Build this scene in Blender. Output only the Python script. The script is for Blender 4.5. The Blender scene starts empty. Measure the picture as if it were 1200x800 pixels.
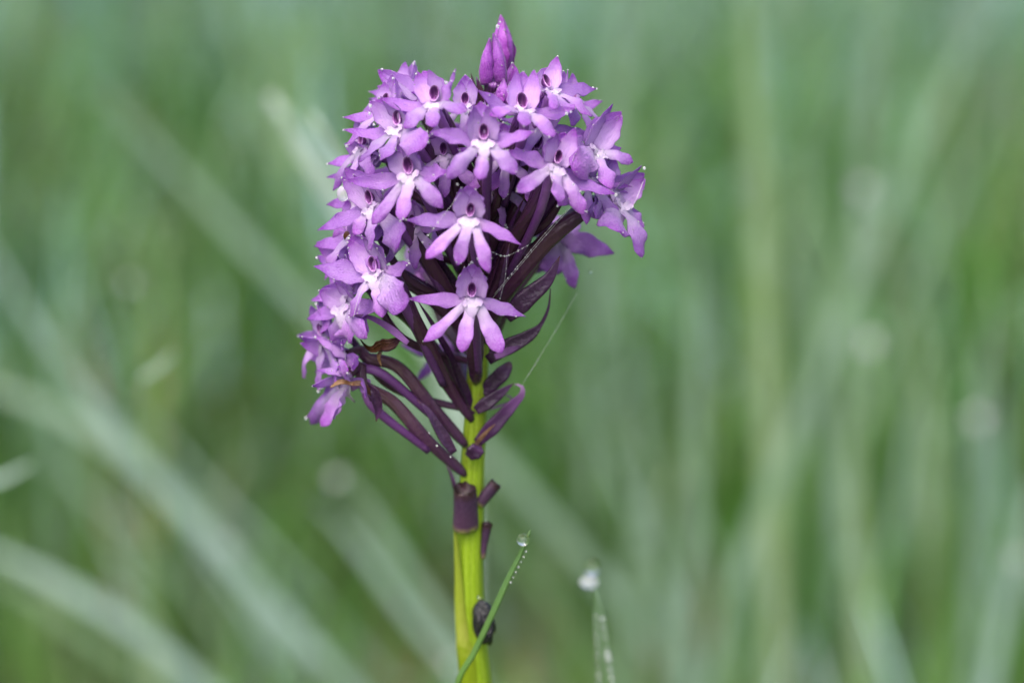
import bpy, math, random
import numpy as np
from mathutils import Vector

random.seed(7)
rng = np.random.default_rng(11)
S = bpy.context.scene
C = bpy.context.collection
R = math.radians
MM = 0.001

# ------------------------------------------------------------------ camera
FOCAL, SENSOR = 105.0, 36.0
DIST = 0.350                       # camera to the stem plane (y = 0)
PITCH = R(13)
ZC = 0.255                         # height of the picture centre on the stem plane
FWD = Vector((0, math.cos(PITCH), -math.sin(PITCH)))
UPV = Vector((0, math.sin(PITCH), math.cos(PITCH)))
RGT = Vector((1, 0, 0))
CAM = Vector((0, 0, ZC)) - FWD * DIST
cd = bpy.data.cameras.new('camera')
cd.lens, cd.sensor_width, cd.clip_start, cd.clip_end = FOCAL, SENSOR, 0.01, 2000
cd.dof.use_dof = True
cd.dof.focus_distance = 0.3375
cd.dof.aperture_fstop = 12.5
cd.dof.aperture_blades = 0
cam = bpy.data.objects.new('camera', cd)
cam.location = CAM
cam.rotation_euler = (math.pi / 2 - PITCH, 0, 0)
C.objects.link(cam)
S.camera = cam

# ------------------------------------------------------------------ light
SUN_EL, SUN_AZ = R(56), R(-155)    # soft light through bright cloud, high over the camera's shoulder
w = bpy.data.worlds.new('World'); S.world = w; w.use_nodes = True
nt = w.node_tree
sky = nt.nodes.new('ShaderNodeTexSky')
sky.sky_type = 'NISHITA'; sky.sun_disc = False
sky.sun_elevation = SUN_EL; sky.sun_rotation = SUN_AZ
sky.air_density = 0.8; sky.dust_density = 6.0; sky.ozone_density = 0.7
bg = nt.nodes['Background']
bg.inputs['Strength'].default_value = 0.15
nt.links.new(sky.outputs[0], bg.inputs['Color'])
sl = bpy.data.lights.new('sun', 'SUN')
sl.energy, sl.angle, sl.color = 1.25, R(90), (1.0, 0.97, 0.93)
so = bpy.data.objects.new('sun', sl); C.objects.link(so)
sdir = Vector((math.sin(SUN_AZ) * math.cos(SUN_EL), math.cos(SUN_AZ) * math.cos(SUN_EL), math.sin(SUN_EL)))
so.rotation_euler = sdir.to_track_quat('Z', 'Y').to_euler()
so.location = (0, 0, 3)
vs = S.view_settings
vs.view_transform = 'Standard'; vs.look = 'None'; vs.exposure = 0.74; vs.gamma = 1.0; vs.use_curve_mapping = False
S.render.engine = 'CYCLES'
S.cycles.use_denoising = True
S.cycles.max_bounces = 10
S.cycles.transmission_bounces = 8
S.cycles.sample_clamp_indirect = 6


# ------------------------------------------------------------------ helpers
def P(px, py, y=0.0):
    """photo pixel -> point on the upright plane y (metres) behind the stem"""
    k = SENSOR / FOCAL / 1200
    d = FWD + RGT * ((px - 600) * k) + UPV * ((400 - py) * k)
    return CAM + d * ((y - CAM.y) / d.y)


def lin(r, g, b):
    f = lambda c: c / 12.92 if c <= 0.04045 else ((c + 0.055) / 1.055) ** 2.4
    return (f(r / 255), f(g / 255), f(b / 255), 1)


def tag(o, label=None, cat=None, group=None, kind=None):
    if label: o['label'] = label
    if cat: o['category'] = cat
    if group: o['group'] = group
    if kind: o['kind'] = kind
    return o


def empty(name, loc, parent=None):
    o = bpy.data.objects.new(name, None)
    o.empty_display_size = 0.005
    C.objects.link(o)
    if parent:
        o.parent = parent
    o.location = Vector(loc) - (wloc(parent) if parent else Vector((0, 0, 0)))
    return o


WL = {}
def wloc(o):
    v = Vector((0, 0, 0))
    while o:
        v += o.location; o = o.parent
    return v


class Buf:
    def __init__(self):
        self.v, self.f, self.uu, self.vv = [], [], [], []

    def add(self, verts, faces, uu=None, vv=None):
        n = len(self.v)
        self.v += [tuple(p) for p in verts]
        self.f += [tuple(i + n for i in f) for f in faces]
        self.uu += list(uu) if uu is not None else [0.5] * len(verts)
        self.vv += list(vv) if vv is not None else [0.5] * len(verts)
        return self

    def build(self, name, m, parent=None, smooth=True):
        """vertices are in world space; the object's origin goes to its first point"""
        o0 = Vector(np.mean(np.array(self.v), axis=0))
        me = bpy.data.meshes.new(name)
        me.from_pydata([(p[0] - o0.x, p[1] - o0.y, p[2] - o0.z) for p in self.v], [], self.f)
        for nm, dat in (('uu', self.uu), ('vv', self.vv)):
            a = me.attributes.new(nm, 'FLOAT', 'POINT')
            a.data.foreach_set('value', np.array(dat, dtype=np.float32))
        if smooth:
            me.polygons.foreach_set('use_smooth', [True] * len(me.polygons))
        me.materials.append(m)
        o = bpy.data.objects.new(name, me)
        C.objects.link(o)
        if parent:
            o.parent = parent
            o.location = o0 - wloc(parent)
        else:
            o.location = o0
        return o


def catmull(pts, n):
    """n points evenly spread along a smooth curve through pts"""
    p = [np.array(q, float) for q in pts]
    if len(p) == 2:
        return [p[0] + (p[1] - p[0]) * t for t in np.linspace(0, 1, n)]
    p = [2 * p[0] - p[1]] + p + [2 * p[-1] - p[-2]]
    fine = []
    for i in range(1, len(p) - 2):
        for t in np.linspace(0, 1, 24, endpoint=False):
            a, b, c, d = p[i - 1:i + 3]
            d0, d1, d2 = (max(1e-6, np.linalg.norm(q2 - q1) ** .5) for q1, q2 in ((a, b), (b, c), (c, d)))
            m1 = ((b - a) / d0 - (c - a) / (d0 + d1) + (c - b) / d1) * d1
            m2 = ((c - b) / d1 - (d - b) / (d1 + d2) + (d - c) / d2) * d1
            h = t * t
            fine.append((2 * t * h - 3 * h + 1) * b + (t * h - 2 * h + t) * m1 + (3 * h - 2 * t * h) * c + (t * h - h) * m2)
    fine.append(p[-2])
    fine = np.array(fine)
    s = np.concatenate([[0], np.cumsum(np.linalg.norm(np.diff(fine, axis=0), axis=1))])
    q = np.linspace(0, s[-1], n)
    return [np.array([np.interp(x, s, fine[:, k]) for k in range(3)]) for x in q]


def unit(v):
    return v / (np.linalg.norm(v) + 1e-12)


def loft(spine, half_w, thick, nrm, cup=0.0, ring=12, twist=0.0, ripple=0.0, seed=0, edge_wave=0.0, ribs=0, rib_amp=0.0, crease=0.0):
    """closed skin round a spine. half_w / thick: functions of v in 0..1 (metres).
    nrm: the broad face's normal. cup: how much the edges rise towards the normal (share of width)."""
    n = len(spine)
    sp = np.array([np.array(q, float) for q in spine])
    tan = np.gradient(sp, axis=0)
    verts, uu, vv, faces = [], [], [], []
    rs = np.random.default_rng(int(abs(seed) * 1000))
    ph = rs.uniform(0, 6.28, 4)
    nv = np.array(nrm, float)
    for i in range(n):
        v = i / (n - 1)
        t = unit(tan[i])
        nn = unit(nv - t * np.dot(nv, t))
        sd = np.cross(t, nn)
        if twist:
            a = twist * v
            nn, sd = nn * math.cos(a) + sd * math.sin(a), sd * math.cos(a) - nn * math.sin(a)
        W, T = half_w(v), thick(v)
        c = cup(v) if callable(cup) else cup
        for k in range(ring):
            a = 2 * math.pi * k / ring
            u, s = math.cos(a), math.sin(a)
            Wk = W * (1 + edge_wave * math.sin(v * 17 + ph[0] + (1.7 if u > 0 else 0)) * abs(u))
            Tk = T
            if ribs:
                m = 1 + rib_amp * math.cos(ribs * a)
                Wk *= m; Tk *= m
            lift = c * W * (abs(u) ** 1.8) + ripple * W * u * abs(u) * math.sin(v * 11 + ph[1]) + ripple * 0.7 * W * (u * u) * math.sin(v * 19 + ph[2])
            lift -= crease * W * max(0.0, 1 - abs(u) * 2.6)
            p = sp[i] + sd * (u * Wk) + nn * (s * Tk + lift)
            verts.append(p); uu.append((u + 1) / 2); vv.append(v)
    for i in range(n - 1):
        for k in range(ring):
            a, b = i * ring + k, i * ring + (k + 1) % ring
            faces.append((a, b, b + ring, a + ring))
    faces.append(tuple(reversed(range(ring))))
    faces.append(tuple((n - 1) * ring + k for k in range(ring)))
    return verts, faces, uu, vv


def prof(table):
    x = [a for a, _ in table]; yv = [b for _, b in table]
    xs = np.linspace(0, 1, 101)
    ys = np.interp(xs, x, yv)
    ker = np.array([1, 2, 3, 2, 1]) / 9.0
    ys2 = np.convolve(np.pad(ys, 2, mode='edge'), ker, 'valid')
    ys2[-3:] = ys[-3:]
    return lambda v, W: W * float(np.interp(v, xs, ys2))


SEPAL = prof([(0, .4), (.2, .8), (.38, .98), (.6, .84), (.8, .5), (.94, .18), (1, .03)])
LOBE = prof([(0, .58), (.25, .64), (.5, .86), (.7, 1), (.86, .8), (.95, .42), (1, .08)])
WIDE = prof([(0, .3), (.22, .5), (.5, .9), (.75, 1), (.92, .7), (1, .12)])
HOOD = prof([(0, .65), (.25, 1), (.55, .95), (.8, .55), (.95, .2), (1, .05)])
LANCE = prof([(0, .6), (.25, 1), (.6, .75), (.85, .35), (1, .03)])


def sphere(c, r, seg=10, rings=7, sq=(1, 1, 1)):
    c = np.array(c, float); vs_, fs = [], []
    for i in range(rings + 1):
        th = math.pi * i / rings
        for j in range(seg):
            ph = 2 * math.pi * j / seg
            vs_.append(c + r * np.array([math.sin(th) * math.cos(ph) * sq[0], math.sin(th) * math.sin(ph) * sq[1], math.cos(th) * sq[2]]))
    for i in range(rings):
        for j in range(seg):
            a, b = i * seg + j, i * seg + (j + 1) % seg
            fs.append((a, a + seg, b + seg, b))
    return vs_, fs


# ------------------------------------------------------------------ materials
def mat(name):
    m = bpy.data.materials.new(name); m.use_nodes = True
    t = m.node_tree
    return m, t, t.nodes, t.links, t.nodes['Principled BSDF'], t.nodes['Material Output']


def attr(N, name):
    a = N.new('ShaderNodeAttribute'); a.attribute_name = name
    return a.outputs['Fac']


def ramp(N, L, fac, stops, interp='EASE'):
    r = N.new('ShaderNodeValToRGB')
    r.color_ramp.interpolation = interp
    el = r.color_ramp.elements
    while len(el) < len(stops): el.new(0.5)
    for e, (p, c) in zip(el, stops):
        e.position = p; e.color = c if len(c) == 4 else (*c, 1)
    L.new(fac, r.inputs[0])
    return r.outputs[0]


def mathn(N, L, op, a, b=None, clamp=False):
    n = N.new('ShaderNodeMath'); n.operation = op; n.use_clamp = clamp
    for i, x in enumerate((a, b)):
        if x is None: continue
        if isinstance(x, (int, float)): n.inputs[i].default_value = x
        else: L.new(x, n.inputs[i])
    return n.outputs[0]


def mix(N, L, fac, a, b, mode='MIX'):
    n = N.new('ShaderNodeMix'); n.data_type = 'RGBA'; n.blend_type = mode
    for sock, x in ((n.inputs[0], fac), (n.inputs[6], a), (n.inputs[7], b)):
        if isinstance(x, (int, float)): sock.default_value = x
        elif isinstance(x, tuple): sock.default_value = x
        else: L.new(x, sock)
    return n.outputs[2]


def noise(N, L, scale, detail=3, rough=0.55, coord='Object'):
    tc = N.new('ShaderNodeTexCoord')
    n = N.new('ShaderNodeTexNoise'); n.inputs['Scale'].default_value = scale
    n.inputs['Detail'].default_value = detail; n.inputs['Roughness'].default_value = rough
    L.new(tc.outputs[coord], n.inputs['Vector'])
    return n.outputs['Fac']


def bump(N, L, h, strength, dist):
    b = N.new('ShaderNodeBump'); b.inputs['Strength'].default_value = strength; b.inputs['Distance'].default_value = dist
    L.new(h, b.inputs['Height'])
    return b.outputs[0]


def soft(t, N, L, bsdf, out, col, trans):
    """thin plant tissue: part of the light passes through"""
    tr = N.new('ShaderNodeBsdfTranslucent'); L.new(col, tr.inputs['Color'])
    ms = N.new('ShaderNodeMixShader'); ms.inputs[0].default_value = trans
    L.new(bsdf.outputs[0], ms.inputs[1]); L.new(tr.outputs[0], ms.inputs[2])
    L.new(ms.outputs[0], out.inputs['Surface'])


def petal_material(name, stops, edge, edge_amt, mid=None, trans=0.3, pale=.9):
    """pigment runs along the petal (vv) and deepens at its margin (uu)"""
    m, t, N, L, B, O = mat(name)
    vv, uu = attr(N, 'vv'), attr(N, 'uu')
    nz = noise(N, L, 900, 4)
    v2 = mathn(N, L, 'ADD', vv, mathn(N, L, 'MULTIPLY', mathn(N, L, 'SUBTRACT', nz, 0.5), 0.4))
    c = ramp(N, L, v2, stops)
    e = mathn(N, L, 'ABSOLUTE', mathn(N, L, 'SUBTRACT', mathn(N, L, 'MULTIPLY', uu, 2), 1))
    e = mathn(N, L, 'ADD', mathn(N, L, 'MULTIPLY', mathn(N, L, 'POWER', e, 4), .45), mathn(N, L, 'MULTIPLY', mathn(N, L, 'POWER', e, 22), .55))
    e = mathn(N, L, 'MULTIPLY', e, edge_amt, True)
    c = mix(N, L, e, c, edge)
    # veins: faint darker lines running lengthwise
    vein = mathn(N, L, 'SINE', mathn(N, L, 'ADD', mathn(N, L, 'MULTIPLY', uu, 34), mathn(N, L, 'MULTIPLY', nz, 14)))
    vein = mathn(N, L, 'MULTIPLY', mathn(N, L, 'POWER', mathn(N, L, 'ABSOLUTE', vein), 6), 0.13)
    c = mix(N, L, vein, c, edge)
    fine = noise(N, L, 5200, 2)
    c = mix(N, L, mathn(N, L, 'MULTIPLY', mathn(N, L, 'SUBTRACT', fine, 0.42, True), pale, True), c, lin(226, 196, 236))  # pale mottling that also puts a cell sparkle into the colour
    oi = N.new('ShaderNodeObjectInfo')
    hs = N.new('ShaderNodeHueSaturation')
    L.new(mathn(N, L, 'ADD', 0.479, mathn(N, L, 'MULTIPLY', oi.outputs['Random'], 0.022)), hs.inputs['Hue'])
    L.new(mathn(N, L, 'ADD', 0.92, mathn(N, L, 'MULTIPLY', oi.outputs['Random'], 0.26)), hs.inputs['Value'])
    L.new(c, hs.inputs['Color'])
    c = hs.outputs[0]
    L.new(c, B.inputs['Base Color'])
    L.new(ramp(N, L, noise(N, L, 1300, 3), [(.35, (.15, .15, .15)), (.65, (.5, .5, .5))]), B.inputs['Roughness'])
    B.inputs['Specular IOR Level'].default_value = 0.5
    B.inputs['Coat Weight'].default_value = 0.25
    B.inputs['Coat Roughness'].default_value = 0.12
    B.inputs['Sheen Weight'].default_value = 0.2
    B.inputs['Sheen Roughness'].default_value = 0.4
    hb = mathn(N, L, 'ADD', noise(N, L, 2400, 4, .7), mathn(N, L, 'MULTIPLY', vein, -1.5))
    L.new(bump(N, L, hb, 0.8, 0.00018), B.inputs['Normal'])
    soft(t, N, L, B, O, c, trans)
    return m


PUR, DEEP, PALE, WHITE = lin(176, 98, 204), lin(152, 54, 190), lin(203, 158, 222), lin(232, 216, 244)
M = {}
M['sepal'] = petal_material('sepal_tissue', [(0, lin(224, 190, 238)), (.3, lin(206, 150, 230)), (.72, lin(198, 132, 226)), (.9, lin(178, 92, 212)), (1, lin(164, 62, 196))], DEEP, .85, trans=.5)
M['lip'] = petal_material('lip_tissue', [(0, WHITE), (.1, WHITE), (.36, lin(226, 194, 242)), (.6, lin(208, 152, 232)), (.86, lin(188, 110, 216)), (1, lin(170, 74, 200))], DEEP, .65, trans=.45)
M['hood'] = petal_material('hood_tissue', [(0, lin(236, 206, 250)), (.45, lin(230, 192, 246)), (.72, lin(214, 160, 236)), (.9, lin(184, 98, 214)), (1, lin(156, 54, 192))], lin(150, 50, 186), .95, trans=.5)
M['white'] = petal_material('lip_ridge_tissue', [(0, WHITE), (.45, lin(232, 212, 243)), (1, lin(216, 178, 234))], WHITE, .2, trans=.2)
M['bud'] = petal_material('bud_tissue', [(0, lin(120, 50, 130)), (.3, lin(158, 66, 178)), (.7, lin(172, 78, 196)), (1, lin(128, 36, 150))], lin(110, 28, 130), .9, trans=.15, pale=.2)


def tissue(name, stops, rough=0.45, trans=0.12, speck=None, bump_s=0.5, streak=None):
    m, t, N, L, B, O = mat(name)
    nz = noise(N, L, 700, 4)
    v2 = mathn(N, L, 'ADD', attr(N, 'vv'), mathn(N, L, 'MULTIPLY', mathn(N, L, 'SUBTRACT', nz, 0.5), 0.25))
    c = ramp(N, L, v2, stops)
    n2 = noise(N, L, 2600, 3)
    if speck:
        c = mix(N, L, mathn(N, L, 'MULTIPLY', mathn(N, L, 'SUBTRACT', n2, 0.45, True), 1.6, True), c, speck)
    h = n2
    if streak:      # fine lengthwise lines
        ln = mathn(N, L, 'SINE', mathn(N, L, 'ADD', mathn(N, L, 'MULTIPLY', attr(N, 'uu'), 30), mathn(N, L, 'MULTIPLY', nz, 6)))
        ln = mathn(N, L, 'MULTIPLY', mathn(N, L, 'ADD', ln, 1), .5)
        c = mix(N, L, mathn(N, L, 'MULTIPLY', mathn(N, L, 'POWER', ln, 3), .28), c, streak)
        h = mathn(N, L, 'ADD', n2, mathn(N, L, 'MULTIPLY', ln, .8))
    L.new(c, B.inputs['Base Color'])
    B.inputs['Roughness'].default_value = rough
    L.new(bump(N, L, h, bump_s, 0.0002), B.inputs['Normal'])
    soft(t, N, L, B, O, c, trans)
    return m


M['ovary'] = tissue('ovary_tissue', [(0, lin(84, 48, 84)), (.25, lin(74, 42, 66)), (.6, lin(84, 54, 70)), (.85, lin(84, 46, 96)), (1, lin(150, 92, 176))], .22, .06, lin(80, 46, 82), .5, lin(82, 52, 80))
M['ovary_green'] = tissue('ripening_ovary_tissue', [(0, lin(84, 44, 92)), (.3, lin(80, 46, 80)), (.7, lin(98, 70, 80)), (1, lin(92, 62, 86))], .22, .06, lin(98, 70, 88), .5, lin(104, 84, 82))
M['spur'] = tissue('spur_tissue', [(0, lin(182, 122, 204)), (.5, lin(112, 62, 130)), (1, lin(84, 46, 98))], .36, .15, lin(128, 84, 140))
M['bract'] = tissue('bract_tissue', [(0, lin(60, 32, 64)), (.5, lin(54, 26, 60)), (.85, lin(78, 42, 88)), (1, lin(88, 52, 60))], .25, .1, lin(92, 60, 98))
M['bract_light'] = tissue('pale_bract_tissue', [(0, lin(86, 44, 96)), (.45, lin(74, 38, 84)), (.7, lin(120, 72, 134)), (1, lin(196, 150, 204))], .42, .2)
M['stub'] = tissue('stub_tissue', [(0, lin(150, 160, 60)), (.08, lin(120, 104, 84)), (.18, lin(84, 54, 84)), (.75, lin(66, 42, 72)), (.95, lin(58, 34, 40)), (1, lin(46, 30, 24))], .42, .08, lin(98, 72, 102))
M['dry'] = tissue('dry_brown_tissue', [(0, lin(104, 70, 96)), (.35, lin(120, 80, 62)), (.7, lin(116, 72, 32)), (1, lin(96, 56, 26))], .3, .1, lin(146, 108, 74), 1.2, lin(58, 34, 24))
M['tan'] = tissue('tan_tissue', [(0, lin(84, 56, 54)), (.5, lin(112, 78, 48)), (1, lin(156, 120, 84))], .35, .12, lin(74, 46, 28), 1.2)
M['stem'] = tissue('stem_tissue', [(0, lin(132, 164, 40)), (.5, lin(142, 178, 28)), (.84, lin(140, 172, 30)), (1, lin(112, 96, 60))], .34, .12, lin(160, 190, 56), .3, lin(172, 198, 76))
M['sheath'] = tissue('sheath_tissue', [(0, lin(160, 184, 40)), (.3, lin(152, 176, 30)), (.42, lin(186, 198, 84)), (.6, lin(168, 186, 60)), (1, lin(152, 168, 60))], .4, .4)
M['husk'] = tissue('husk_tissue', [(0, lin(34, 30, 36)), (.5, lin(30, 28, 34)), (1, lin(40, 42, 46))], .16, .0, lin(56, 58, 64), 1.5)


def throat_material():
    m, t, N, L, B, O = mat('throat_tissue')
    uu = attr(N, 'uu'); vv = attr(N, 'vv')
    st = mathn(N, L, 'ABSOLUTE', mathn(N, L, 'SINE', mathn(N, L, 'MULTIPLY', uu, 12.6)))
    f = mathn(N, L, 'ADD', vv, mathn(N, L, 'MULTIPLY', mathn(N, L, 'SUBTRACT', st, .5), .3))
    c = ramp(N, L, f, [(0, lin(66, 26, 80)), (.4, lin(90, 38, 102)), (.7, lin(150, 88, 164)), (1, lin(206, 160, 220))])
    L.new(c, B.inputs['Base Color']); B.inputs['Roughness'].default_value = .6
    return m


M['throat'] = throat_material()


def water_material():
    m, t, N, L, B, O = mat('water')
    B.inputs['Base Color'].default_value = (1, 1, 1, 1)
    B.inputs['Transmission Weight'].default_value = 1
    B.inputs['IOR'].default_value = 1.333
    B.inputs['Roughness'].default_value = 0.0
    return m


M['water'] = water_material()


def silk_material():
    m, t, N, L, B, O = mat('silk')
    B.inputs['Base Color'].default_value = (.85, .86, .88, 1)
    B.inputs['Roughness'].default_value = .25
    B.inputs['Specular IOR Level'].default_value = .8
    return m


M['silk'] = silk_material()


def glint_dew_material():
    m, t, N, L, B, O = mat('dew_with_painted_glint')
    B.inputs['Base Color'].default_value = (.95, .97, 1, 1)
    B.inputs['Transmission Weight'].default_value = .7  # partly white body: the drops' sky sparkle is put into the colour
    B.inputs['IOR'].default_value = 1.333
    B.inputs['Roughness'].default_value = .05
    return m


M['glint_dew'] = glint_dew_material()


def blade_material(name, base, tip, dew, dew_amt):
    """green blade filmed with fine dew: the dew shows as a pale bluish bloom in patches"""
    m, t, N, L, B, O = mat(name)
    c = ramp(N, L, attr(N, 'vv'), [(0, base), (1, tip)])
    nz = noise(N, L, 55, 4, .65)
    d = mathn(N, L, 'MULTIPLY', mathn(N, L, 'ADD', mathn(N, L, 'MULTIPLY', mathn(N, L, 'SUBTRACT', nz, .5), 4.5), 1.0, True), dew_amt, True)
    d = mathn(N, L, 'MULTIPLY', d, 1.35, True)
    c = mix(N, L, d, c, dew)
    mid = mathn(N, L, 'ABSOLUTE', mathn(N, L, 'SUBTRACT', mathn(N, L, 'MULTIPLY', attr(N, 'uu'), 2), 1))
    c = mix(N, L, mathn(N, L, 'MULTIPLY', mathn(N, L, 'POWER', mathn(N, L, 'SUBTRACT', 1, mid), 10), .4), c, base)
    L.new(c, B.inputs['Base Color'])
    B.inputs['Roughness'].default_value = .36
    B.inputs['Specular IOR Level'].default_value = .6
    L.new(bump(N, L, noise(N, L, 900, 2), .4, .0003), B.inputs['Normal'])
    soft(t, N, L, B, O, c, .2)
    return m


DEWC = lin(178, 204, 196)
M['pale'] = blade_material('dewy_blade', lin(96, 128, 88), lin(108, 142, 108), DEWC, .26)
M['palest'] = blade_material('heavily_dewed_blade', lin(110, 140, 104), lin(122, 154, 134), lin(180, 206, 208), .36)
M['bright'] = blade_material('soaked_blade', lin(130, 160, 128), lin(164, 190, 170), lin(196, 214, 212), .42)
M['green'] = blade_material('green_blade', lin(80, 118, 44), lin(96, 132, 62), DEWC, .16)
M['yellow'] = blade_material('yellow_green_blade', lin(112, 146, 54), lin(150, 172, 104), DEWC, .28)
M['fresh'] = blade_material('fresh_blade', lin(70, 112, 30), lin(104, 146, 50), DEWC, .05)


def grass_material():
    m, t, N, L, B, O = mat('meadow_grass')
    a = N.new('ShaderNodeAttribute'); a.attribute_name = 'tint'
    c = a.outputs['Color']
    L.new(c, B.inputs['Base Color'])
    B.inputs['Roughness'].default_value = .36
    B.inputs['Specular IOR Level'].default_value = .6
    soft(t, N, L, B, O, c, .22)
    return m


M['grass'] = grass_material()


def ground_material():
    m, t, N, L, B, O = mat('meadow_soil')
    n1 = noise(N, L, 6, 6); n2 = noise(N, L, 90, 5)
    c = ramp(N, L, n1, [(.3, lin(62, 80, 40)), (.55, lin(86, 108, 58)), (.75, lin(92, 92, 58))])
    c = mix(N, L, mathn(N, L, 'MULTIPLY', n2, .6), c, lin(54, 58, 34))
    L.new(c, B.inputs['Base Color']); B.inputs['Roughness'].default_value = .9
    L.new(bump(N, L, n2, .8, .01), B.inputs['Normal'])
    return m


M['ground'] = ground_material()

# ------------------------------------------------------------------ setting: meadow ground
def build_ground():
    rad = [0.0, .1, .2, .35, .5, .75, 1, 1.5, 2, 3, 4.5, 7, 11, 18, 30, 60, 120, 300, 900]
    seg = 64
    vs_, fs = [(0, 0, 0)], []
    for r_ in rad[1:]:
        for j in range(seg):
            a = 2 * math.pi * j / seg
            x, y = r_ * math.cos(a), r_ * math.sin(a)
            z = 0.006 * math.sin(x * 7 + 1) * math.sin(y * 6) * min(1, r_ / .3) if r_ < 20 else 0
            vs_.append((x, y, z - .004))
    for j in range(seg):
        fs.append((0, 1 + j, 1 + (j + 1) % seg))
    for i in range(len(rad) - 2):
        for j in range(seg):
            a, b = 1 + i * seg + j, 1 + i * seg + (j + 1) % seg
            fs.append((a, a + seg, b + seg, b))
    me = bpy.data.meshes.new('ground'); me.from_pydata(vs_, [], fs)
    me.polygons.foreach_set('use_smooth', [True] * len(me.polygons))
    me.materials.append(M['ground'])
    o = bpy.data.objects.new('ground', me); C.objects.link(o)
    tag(o, 'mossy meadow soil under the grass', 'ground', kind='structure')


build_ground()


def build_grass():
    """the meadow's uncountable blades, one mesh"""
    SEG = 7
    xs, ys, hs, ws = [], [], [], []

    def scatter(n, y0, y1, hmin, hmax, w0, w1, margin, power=1.0):
        u = rng.random(n) ** power
        y = y0 + (y1 - y0) * u
        half = 0.19 * (y + .35) + margin
        x = rng.uniform(-1, 1, n) * half
        h = rng.uniform(hmin, hmax, n)
        wd = rng.uniform(w0, w1, n)
        xs.append(x); ys.append(y); hs.append(h); ws.append(wd)
    scatter(7000, -.25, .66, .03, .085, .0012, .003, .35)        # short sward round the orchid
    scatter(3600, .62, 1.2, .06, .17, .002, .0048, .35)
    scatter(9000, 1.0, 2.2, .08, .2, .0022, .005, .5)
    scatter(16000, 2.0, 5.0, .12, .28, .003, .007, .6)
    scatter(11000, 4.5, 12.0, .2, .4, .006, .012, .8)
    x, y, h, wd = map(np.concatenate, (xs, ys, hs, ws))
    n = len(x)
    az = rng.uniform(0, 2 * np.pi, n)
    lean = rng.uniform(.05, .75, n) * h
    droop = rng.uniform(0.0, .35, n)
    face = az + np.pi / 2 + rng.normal(0, .5, n)
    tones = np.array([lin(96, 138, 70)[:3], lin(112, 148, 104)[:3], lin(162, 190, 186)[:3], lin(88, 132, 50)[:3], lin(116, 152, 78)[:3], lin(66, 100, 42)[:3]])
    wts = np.where((y < 1.5)[:, None], [[.24, .12, .1, .28, .14, .12]], [[.1, .26, .54, .03, .05, .02]])  # far blades lean to the pale tone: mist put into their colour
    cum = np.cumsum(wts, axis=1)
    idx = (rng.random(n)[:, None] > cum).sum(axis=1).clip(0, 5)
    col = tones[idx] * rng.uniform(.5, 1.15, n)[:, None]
    # the meadow is patchy: lusher, duller and more dewed clumps side by side
    p1 = np.sin(x * 23 + 1.3 * np.sin(y * 9)) * np.sin(y * 11 + 2.1 * np.sin(x * 7 + 1))
    p2 = np.sin(x * 41 + 2 + np.sin(y * 17)) * np.sin(y * 19 + x * 6)
    col = col * (1 + .28 * p1 + .16 * p2)[:, None] * np.stack([.94 - .12 * p2, np.full(n, 1.05), .98 + .22 * p1], axis=1)
    straw = rng.random(n) < .04
    col[straw] = np.array(lin(128, 108, 66)[:3]) * rng.uniform(.6, 1.1, straw.sum())[:, None]
    h = h * (1 + .3 * p1 + .2 * p2)
    V = np.zeros((n, SEG + 1, 2, 3), np.float32)
    T = np.zeros((n, SEG + 1, 2, 4), np.float32); T[..., 3] = 1
    for i in range(SEG + 1):
        v = i / SEG
        cx = x + np.cos(az) * lean * v ** 1.8
        cy = y + np.sin(az) * lean * v ** 1.8
        cz = h * (v - droop * v ** 3)
        wv = wd * .5 * (1 - v ** 2.2) * (0.7 + .6 * v * (1 - v) * 2) + .0002
        for k, sgn in enumerate((-1, 1)):
            V[:, i, k, 0] = cx + np.cos(face) * wv * sgn
            V[:, i, k, 1] = cy + np.sin(face) * wv * sgn
            V[:, i, k, 2] = cz - .004
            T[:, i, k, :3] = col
    base = (np.arange(n) * (SEG + 1) * 2)[:, None]
    q = []
    for i in range(SEG):
        a = base + i * 2
        q.append(np.concatenate([a, a + 1, a + 3, a + 2], axis=1))
    F = np.stack(q, axis=1).reshape(-1, 4)
    me = bpy.data.meshes.new('grass')
    me.vertices.add(V.size // 3); me.vertices.foreach_set('co', V.ravel())
    me.loops.add(F.size); me.loops.foreach_set('vertex_index', F.ravel().astype(np.int32))
    me.polygons.add(len(F)); me.polygons.foreach_set('loop_start', np.arange(len(F), dtype=np.int32) * 4)
    me.update(calc_edges=True)
    ca = me.color_attributes.new('tint', 'FLOAT_COLOR', 'POINT')
    ca.data.foreach_set('color', T.ravel())
    me.polygons.foreach_set('use_smooth', [True] * len(F))
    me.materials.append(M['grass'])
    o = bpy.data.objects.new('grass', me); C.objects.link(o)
    tag(o, 'blurred dewy meadow grass filling everything behind the orchid', 'grass', kind='stuff')


build_grass()

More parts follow.
